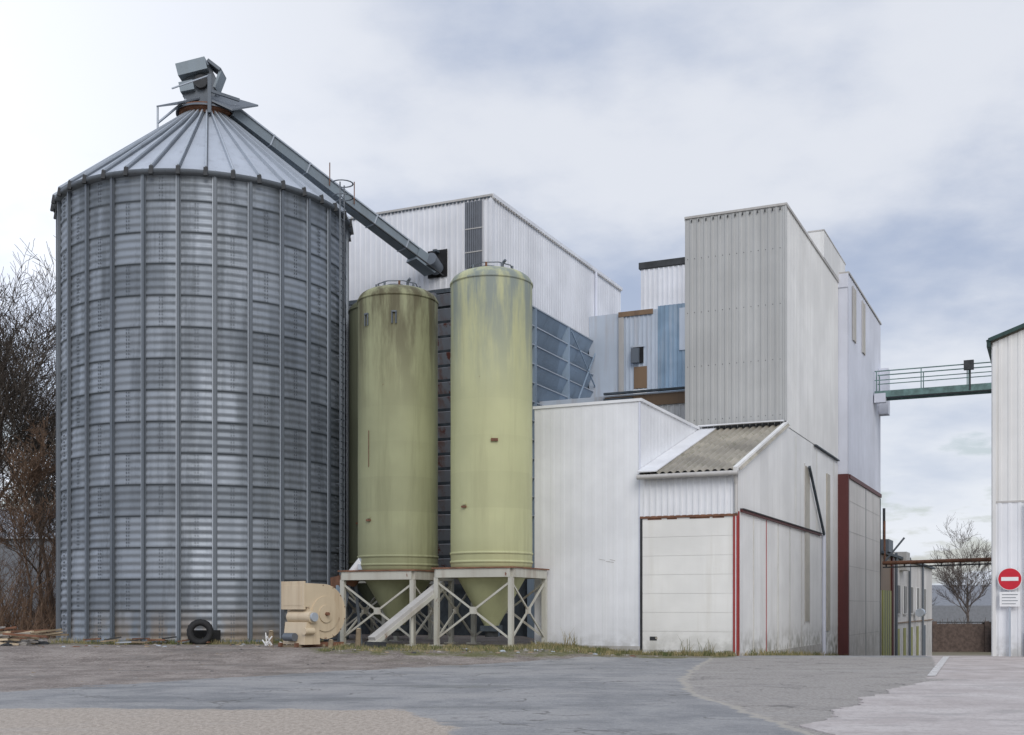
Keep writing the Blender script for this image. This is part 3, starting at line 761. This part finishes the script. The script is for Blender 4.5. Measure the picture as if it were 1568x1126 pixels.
asp=q.mix(q.math('MULTIPLY',q.ramp(spk,.52,.7),.45),asp,(.50,.48,.46))
pt=q.mix(q.ramp(fine,.35,.65),(.27,.25,.23),(.40,.375,.35));pt=q.mix(q.math('MULTIPLY',q.ramp(med,.5,.65),.5),pt,(.235,.22,.21));c=q.mix(mask('sd_patch',.08,.5),asp,pt)
vo=q.n('ShaderNodeTexVoronoi',feature='DISTANCE_TO_EDGE');vo.inputs['Scale'].default_value=.26
wm=q.n('ShaderNodeVectorMath',operation='MULTIPLY_ADD');nz=q.n('ShaderNodeTexNoise');nz.inputs['Scale'].default_value=.8;nz.inputs['Detail'].default_value=5
q.l(tc,nz.inputs['Vector']);q.l(nz.outputs['Color'],wm.inputs[0]);wm.inputs[1].default_value=(2.5,2.5,2.5);q.l(tc,wm.inputs[2]);q.l(wm.outputs[0],vo.inputs['Vector'])
cr=q.ramp(vo.outputs['Distance'],.0,.016,1,0);cr=q.math('MULTIPLY',cr,q.ramp(med,.42,.58));
c=q.mix(q.math('MULTIPLY',cr,.7),c,(.09,.085,.08))
ed=q.math('ABSOLUTE',q.math('MULTIPLY_ADD',edge,.5,att('sd_patch')));c=q.mix(q.ramp(ed,.03,.12,.65,0),c,(.46,.42,.36))
tan=q.mix(q.ramp(fine,.32,.68),(.32,.272,.225),(.56,.49,.42));tan=q.mix(q.math('MULTIPLY',q.ramp(spk,.5,.62),.5),tan,(.22,.185,.155));c=q.mix(mask('sd_tan',.1,.9),c,tan)
red=q.mix(q.ramp(med,.3,.7),(.40,.355,.335),(.54,.49,.47));c=q.mix(mask('sd_red',.05,.25),c,red)
dirt=q.mix(q.ramp(med,.35,.65),(.18,.148,.13),(.33,.285,.255));dirt=q.mix(q.math('MULTIPLY',q.ramp(fine,.48,.62),.65),dirt,(.46,.42,.385));dirt=q.mix(q.math('MULTIPLY',q.ramp(spk,.52,.66),.6),dirt,(.09,.075,.065))
dirt=q.mix(q.math('MULTIPLY',q.ramp(wv,.5,.6),.4),dirt,(.13,.11,.095))
c=q.mix(mask('sd_dirt',.12,1.3),c,dirt)
gr=q.mix(q.ramp(fine,.35,.65),(.08,.09,.03),(.19,.175,.085));c=q.mix(q.math('MULTIPLY',mask('sd_grass',.25,1.2),q.ramp(med,.4,.55)),c,gr)
q.l(c,b.inputs['Base Color']);q.l(q.ramp(wv,.53,.60,.95,.5),b.inputs['Roughness'])
hh=q.math('ADD',q.math('MULTIPLY',fine,1.0),q.math('MULTIPLY',med,1.2));q.bump(hh,.6,.05,b)
b.inputs['Specular IOR Level'].default_value=.35
polys=dict(
 sd_dirt=[(-40,4),(-14,18.5),(-9.6,22.3),(-4.9,28.8),(-.5,33.4),(3.5,36.6),(6.3,37.8),(7.5,38.8),(7.5,70),(-40,70)],
 sd_tan=[(-40,18.6),(-8,18.6),(-1.7,18.3),(-.95,16.3),(-.5,14),(-.3,0),(-40,0)],
 sd_patch=[(6.4,37.5),(4.6,30),(3.8,26.2),(3.35,22),(3.5,19.9),(3.7,16),(3.9,0),(40,0),(40,37.5)],
 sd_red=[(9.3,26.3),(11,30.5),(13.6,38),(14.5,44),(40,44),(40,25),(11.6,25.5)],
 sd_grass=[(-6,36.3),(0,35.0),(7.2,37.6),(7.4,39.3),(-6,44),(-20,44.5),(-20,42.5),(-8,42.2)])
yard=grid('asphalt_yard',[-30+.25*i for i in range(241)],[4+.25*i for i in range(225)],0,m,polys)
m,nt,b=newmat('concrete_slab');q=N(nt);tc=q.n('ShaderNodeTexCoord').outputs['Object']
c=q.mix(q.ramp(q.noise(tc,.6,5,.65),.3,.7),(.42,.375,.36),(.56,.52,.50));c=q.mix(q.math('MULTIPLY',q.ramp(q.noise(tc,14,4,.8,(1,.6,1)),.45,.65),.5),c,(.32,.28,.26))
c=q.mix(q.math('MULTIPLY',q.ramp(q.noise(tc,.9,6,.7,(.5,1.3,1)),.54,.62),.5),c,(.29,.27,.26))
q.l(c,b.inputs['Base Color']);b.inputs['Roughness'].default_value=.9;q.bump(q.noise(tc,12,4,.7,(1,.6,1)),.5,.02,b)
base=[(4.0,6),(3.95,14.5),(3.9,15.6),(5.3,18.6),(6.6,21.3),(8.35,24.4),(9.6,25.6),(11.6,26.1),(28,27)]
pg=[]
for i in range(len(base)-1):
    a=Vector(base[i]);b2=Vector(base[i+1]);n_=max(2,int((b2-a).length/.15))
    if i==len(base)-2:n_=30
    for k in range(n_):
        p_=a.lerp(b2,k/n_);j=.09*math.sin(len(pg)*.37)+rng.uniform(-.07,.07);pg.append((p_.x+j,p_.y-j*.5))
pg+= [(28,27),(28,6)]
s=MB();M['conc']=m;n_=len(pg)
s.poly([(x,y,.02) for x,y in pg]+[(x,y,-.05) for x,y in pg],[tuple(reversed(range(n_)))]+[(i,(i+1)%n_,n_+(i+1)%n_,n_+i) for i in range(n_)],'conc')
s.build('concrete_pavement')
m,nt,b=newmat('worn_white_line');q=N(nt);tc=q.n('ShaderNodeTexCoord').outputs['Object']
c=q.mix(q.ramp(q.noise(tc,6,5,.8),.45,.58),(.66,.65,.63),(.40,.36,.34));q.l(c,b.inputs['Base Color']);M['line']=m
s=MB();v=[]
for i in range(20):
    t=i/19;x=9.7+(14.2-9.7)*t;y=27.2+(38.4-27.2)*t; v+=[(x-.1,y,hgt(x,y)+.012),(x+.1,y,hgt(x,y)+.012)]
s.poly(v,[(2*i,2*i+1,2*i+3,2*i+2) for i in range(19)],'line');s.build('painted_road_line')
# dry grass
m,nt,b=newmat('dry_grass_blades');q=N(nt);a=q.n('ShaderNodeAttribute',attribute_name='tint').outputs['Fac']
q.l(q.mix(a,(.06,.085,.025),(.33,.27,.14)),b.inputs['Base Color']);b.inputs['Roughness'].default_value=.9
v=[];f=[];ti=[]
def tuft(x,y,n_,h):
    z=hgt(x,y);base_t=rng.random()
    for _ in range(n_):
        a_=rng.uniform(0,6.28);l=rng.uniform(.4,1)*h;bx_=x+rng.gauss(0,.08);by_=y+rng.gauss(0,.08);w_=.008
        dx,dy=math.cos(a_)*l*.45,math.sin(a_)*l*.45;o_=len(v)
        v.extend([(bx_-w_,by_,z),(bx_+w_,by_,z),(bx_+dx*.4+w_*.7,by_+dy*.4,z+l*.65),(bx_+dx*.4-w_*.7,by_+dy*.4,z+l*.65),(bx_+dx,by_+dy,z+l)])
        f.append((o_,o_+1,o_+2,o_+3));f.append((o_+3,o_+2,o_+4));t_=min(1,max(0,base_t+rng.uniform(-.3,.3)));ti.extend([t_]*5)
for i in range(520):
    t=rng.random();x,y=L(-17.0+t*7.2,38.85-abs(rng.gauss(0,.35)));tuft(x,y,rng.randint(6,16),rng.uniform(.06,.24))
for i in range(420):
    x=rng.uniform(-6,3.5);y=rng.uniform(36.6,40) ;tuft(x,y,rng.randint(5,12),rng.uniform(.05,.2))
for i in range(260):
    a_=math.radians(rng.uniform(-140,-35));rr=R+abs(rng.gauss(.1,.5));tuft(CX+rr*math.cos(a_),CY+rr*math.sin(a_),8,rng.uniform(.06,.3))
for i in range(200):
    x,y=L(-9.6+abs(rng.gauss(0,.25)),rng.uniform(39.3,58));tuft(x,y,8,rng.uniform(.05,.35))
for (lx,ly) in ((-15.7,38.6),(-15.5,38.5),(-10.9,38.8),(-11.4,38.85)):
    for k in range(3):
        x,y=L(lx+rng.gauss(0,.1),ly);tuft(x,y,6,rng.uniform(.4,.9))
me=bpy.data.meshes.new('dry_grass');me.from_pydata(v,[],f);at=me.attributes.new('tint','FLOAT','POINT');at.data.foreach_set('value',ti);me.materials.append(m)
o=bpy.data.objects.new('dry_grass',me);sc.collection.objects.link(o)
# ================================================================ trees
def tube(V,F,a,b_,r0,r1,n_):
    d=(b_-a);
    if d.length<1e-5:return
    d.normalize();u=Vector((0,0,1)) if abs(d.z)<.9 else Vector((1,0,0));r=d.cross(u).normalized();u=r.cross(d);o_=len(V)
    for c,rr in ((a,r0),(b_,r1)):
        for i in range(n_):
            t=2*math.pi*i/n_;V.append(tuple(c+(r*math.cos(t)+u*math.sin(t))*rr))
    for i in range(n_):F.append((o_+i,o_+(i+1)%n_,o_+n_+(i+1)%n_,o_+n_+i))
def tree(name,x,y,H,seed,mat,r0=.2,levels=5,lean=0,spread=1.0,minr=.012):
    rg=random.Random(seed);V=[];F=[]
    def grow(p,d,ln,r,lv):
        ns=5 if lv<3 else 3;n_=7 if lv==0 else (5 if lv<3 else 3)
        for k in range(ns):
            j=.10 if lv==0 else .2
            d=(d+Vector((rg.gauss(0,j),rg.gauss(0,j),rg.gauss(0,j)+.05))).normalized()
            q_=p+d*ln/ns;ra=r*(1-.7*k/ns);rb=r*(1-.7*(k+1)/ns)
            tube(V,F,p,q_,max(ra,minr),max(rb,minr*.8),n_)
            if lv<levels and (k>=1 or lv>0):
                for c in range(2):
                    if rg.random()<.88:
                        a_=rg.uniform(0,6.28);side=Vector((math.cos(a_),math.sin(a_),rg.uniform(-.1,.6)))
                        nd=(d*.75+side*.75*spread).normalized()
                        grow(q_,nd,ln*rg.uniform(.42,.62),rb*.6,lv+1)
            p=q_
    grow(Vector((0,0,-.2)),Vector((lean,0,1)).normalized(),H*.72,r0,0)
    me=bpy.data.meshes.new('branches');me.from_pydata(V,[],F);me.materials.append(M[mat])
    e=root(name,x,y,False,z=hgt(x,y));o=bpy.data.objects.new('trunk_and_branches',me);sc.collection.objects.link(o);o.parent=e
    return len(F)
tot=0
for i,(x,y,H,mt,r0) in enumerate(((-23.9,54,14.5,'bark',.24),(-22.6,58,12,'bark2',.13),(-28.5,60,14.5,'bark2',.18),(-25.8,64,11.5,'bark',.12),(-21.9,53,8,'twig',.07))):
    tot+=tree('bare_tree',x,y,H,100+i,mt,r0,4,0,.8)
tot+=tree('bare_tree',48.6,126,10.0,203,'barkfar',.2,4,0,.45,.013)
tot+=tree('bare_tree',45.5,132,5.5,204,'barkfar',.12,3,0,.5,.013)
print('tree faces',tot)
V=[];F=[]
for i in range(900):
    x=rng.uniform(-31,-19.5);y=rng.uniform(49,60);
    if (x-CX)**2+(y-CY)**2<(R+.6)**2: continue
    p=Vector((x,y,hgt(x,y)));d=Vector((rng.gauss(0,.25),rng.gauss(0,.25),1)).normalized();ln=rng.uniform(1.2,5.5)*(.6+.4*math.sin(x*1.3))+.4
    for k in range(5):
        d=(d+Vector((rng.gauss(0,.18),rng.gauss(0,.18),-.03*k))).normalized();q_=p+d*ln/5;tube(V,F,p,q_,.022-.003*k,.02-.003*k,3)
        for _ in range(2):
            sd=(d+Vector((rng.gauss(0,.6),rng.gauss(0,.6),rng.gauss(0,.3)))).normalized();tube(V,F,q_,q_+sd*ln*.16,.009,.006,3)
        p=q_
me=bpy.data.meshes.new('bramble_undergrowth');me.from_pydata(V,[],F);me.materials.append(M['twig']);o=bpy.data.objects.new('bramble_undergrowth',me);sc.collection.objects.link(o)
V=[];F=[]
for i in range(1100):
    x=rng.uniform(36,62);y=rng.uniform(114,120);p=Vector((x,y,-2.6));d=Vector((rng.gauss(0,.3),rng.gauss(0,.3),1)).normalized();ln=rng.uniform(1.6,3.4)
    for k in range(3):
        d=(d+Vector((rng.gauss(0,.25),rng.gauss(0,.25),0))).normalized();q_=p+d*ln/3;tube(V,F,p,q_,.035,.025,3);p=q_
me=bpy.data.meshes.new('distant_hedge');me.from_pydata(V,[],F);me.materials.append(M['barkfar']);o=bpy.data.objects.new('distant_hedge',me);sc.collection.objects.link(o)
e=root('distant_shed',-30,75,False);s=MB();s.box(-40,-27,75,85,-1,6,'hall');s.poly([(-40.3,74.7,6),(-26.7,74.7,6),(-26.7,80,8.3),(-40.3,80,8.3)],[(0,1,2,3)],'hall');s.poly([(-27,75,6),(-27,85,6),(-27,80,8.2)],[(0,1,2)],'hall');s.build('shed_walls',e,(-30,75,0))
# ================================================================ world
sd=Vector((.25,-.97,0)).normalized();el=math.radians(36)
w=bpy.data.worlds.new('World');sc.world=w;w.use_nodes=True;nt=w.node_tree;q=N(nt)
bg=nt.nodes['Background'];out=nt.nodes['World Output']
sky=q.n('ShaderNodeTexSky',sky_type='NISHITA');sky.sun_disc=False;sky.sun_elevation=el;sky.sun_rotation=math.atan2(sd.x,sd.y);sky.air_density=1.2;sky.dust_density=2
q.l(sky.outputs[0],bg.inputs[0]);bg.inputs[1].default_value=.10
tc=q.n('ShaderNodeTexCoord').outputs['Generated'];sx=q.n('ShaderNodeSeparateXYZ');q.l(tc,sx.inputs[0])
zc=q.math('MAXIMUM',sx.outputs[2],0.0);den=q.math('ADD',zc,.22)
cx=q.n('ShaderNodeCombineXYZ');q.l(q.math('DIVIDE',sx.outputs[0],den),cx.inputs[0]);q.l(q.math('DIVIDE',sx.outputs[1],den),cx.inputs[1]);cx.inputs[2].default_value=3.7
n1=q.noise(cx.outputs[0],1.15,5,.5);n2=q.noise(cx.outputs[0],3.1,6,.58)
nn=q.math('ADD',q.math('MULTIPLY',n1,.68),q.math('MULTIPLY',n2,.32))
cl=q.mix(q.ramp(nn,.39,.60),(.40,.475,.64),(.77,.80,.87))
cl=q.mix(q.ramp(zc,.0,.30,.6,0),cl,(.88,.92,.98))
lf=q.math('ADD',q.math('MULTIPLY',sx.outputs[0],-.92),q.math('MULTIPLY',sx.outputs[1],.25))
st=q.ramp(lf,.25,1.0,1.02,2.0)
b2=q.n('ShaderNodeBackground');q.l(cl,b2.inputs[0]);q.l(st,b2.inputs[1])
mx_=q.n('ShaderNodeMixShader');
gap=q.math('MULTIPLY',q.ramp(n2,.50,.60),q.ramp(zc,.10,.28,1,0));q.l(q.math('SUBTRACT',.95,q.math('MULTIPLY',gap,.5)),mx_.inputs[0])
q.l(bg.outputs[0],mx_.inputs[1]);q.l(b2.outputs[0],mx_.inputs[2]);q.l(mx_.outputs[0],out.inputs[0])
ld=bpy.data.lights.new('sun','SUN');ld.energy=1.5;ld.angle=math.radians(35);ld.color=(1,.965,.92);lo=bpy.data.objects.new('sun',ld);sc.collection.objects.link(lo)
tosun=Vector((sd.x*math.cos(el),sd.y*math.cos(el),math.sin(el)));lo.rotation_euler=(-tosun).to_track_quat('-Z','Y').to_euler();lo.location=(10,-20,40)
# ================================================================ camera
cd=bpy.data.cameras.new('camera');cd.lens=1800/1568*36;cd.sensor_width=36;cd.shift_y=.234;cd.clip_end=5000;cd.clip_start=.1
co=bpy.data.objects.new('camera',cd);sc.collection.objects.link(co);co.location=(0,0,1.6);co.rotation_euler=(math.radians(90),0,0);sc.camera=co
sc.view_settings.view_transform='Standard';sc.view_settings.look='None';sc.view_settings.exposure=0
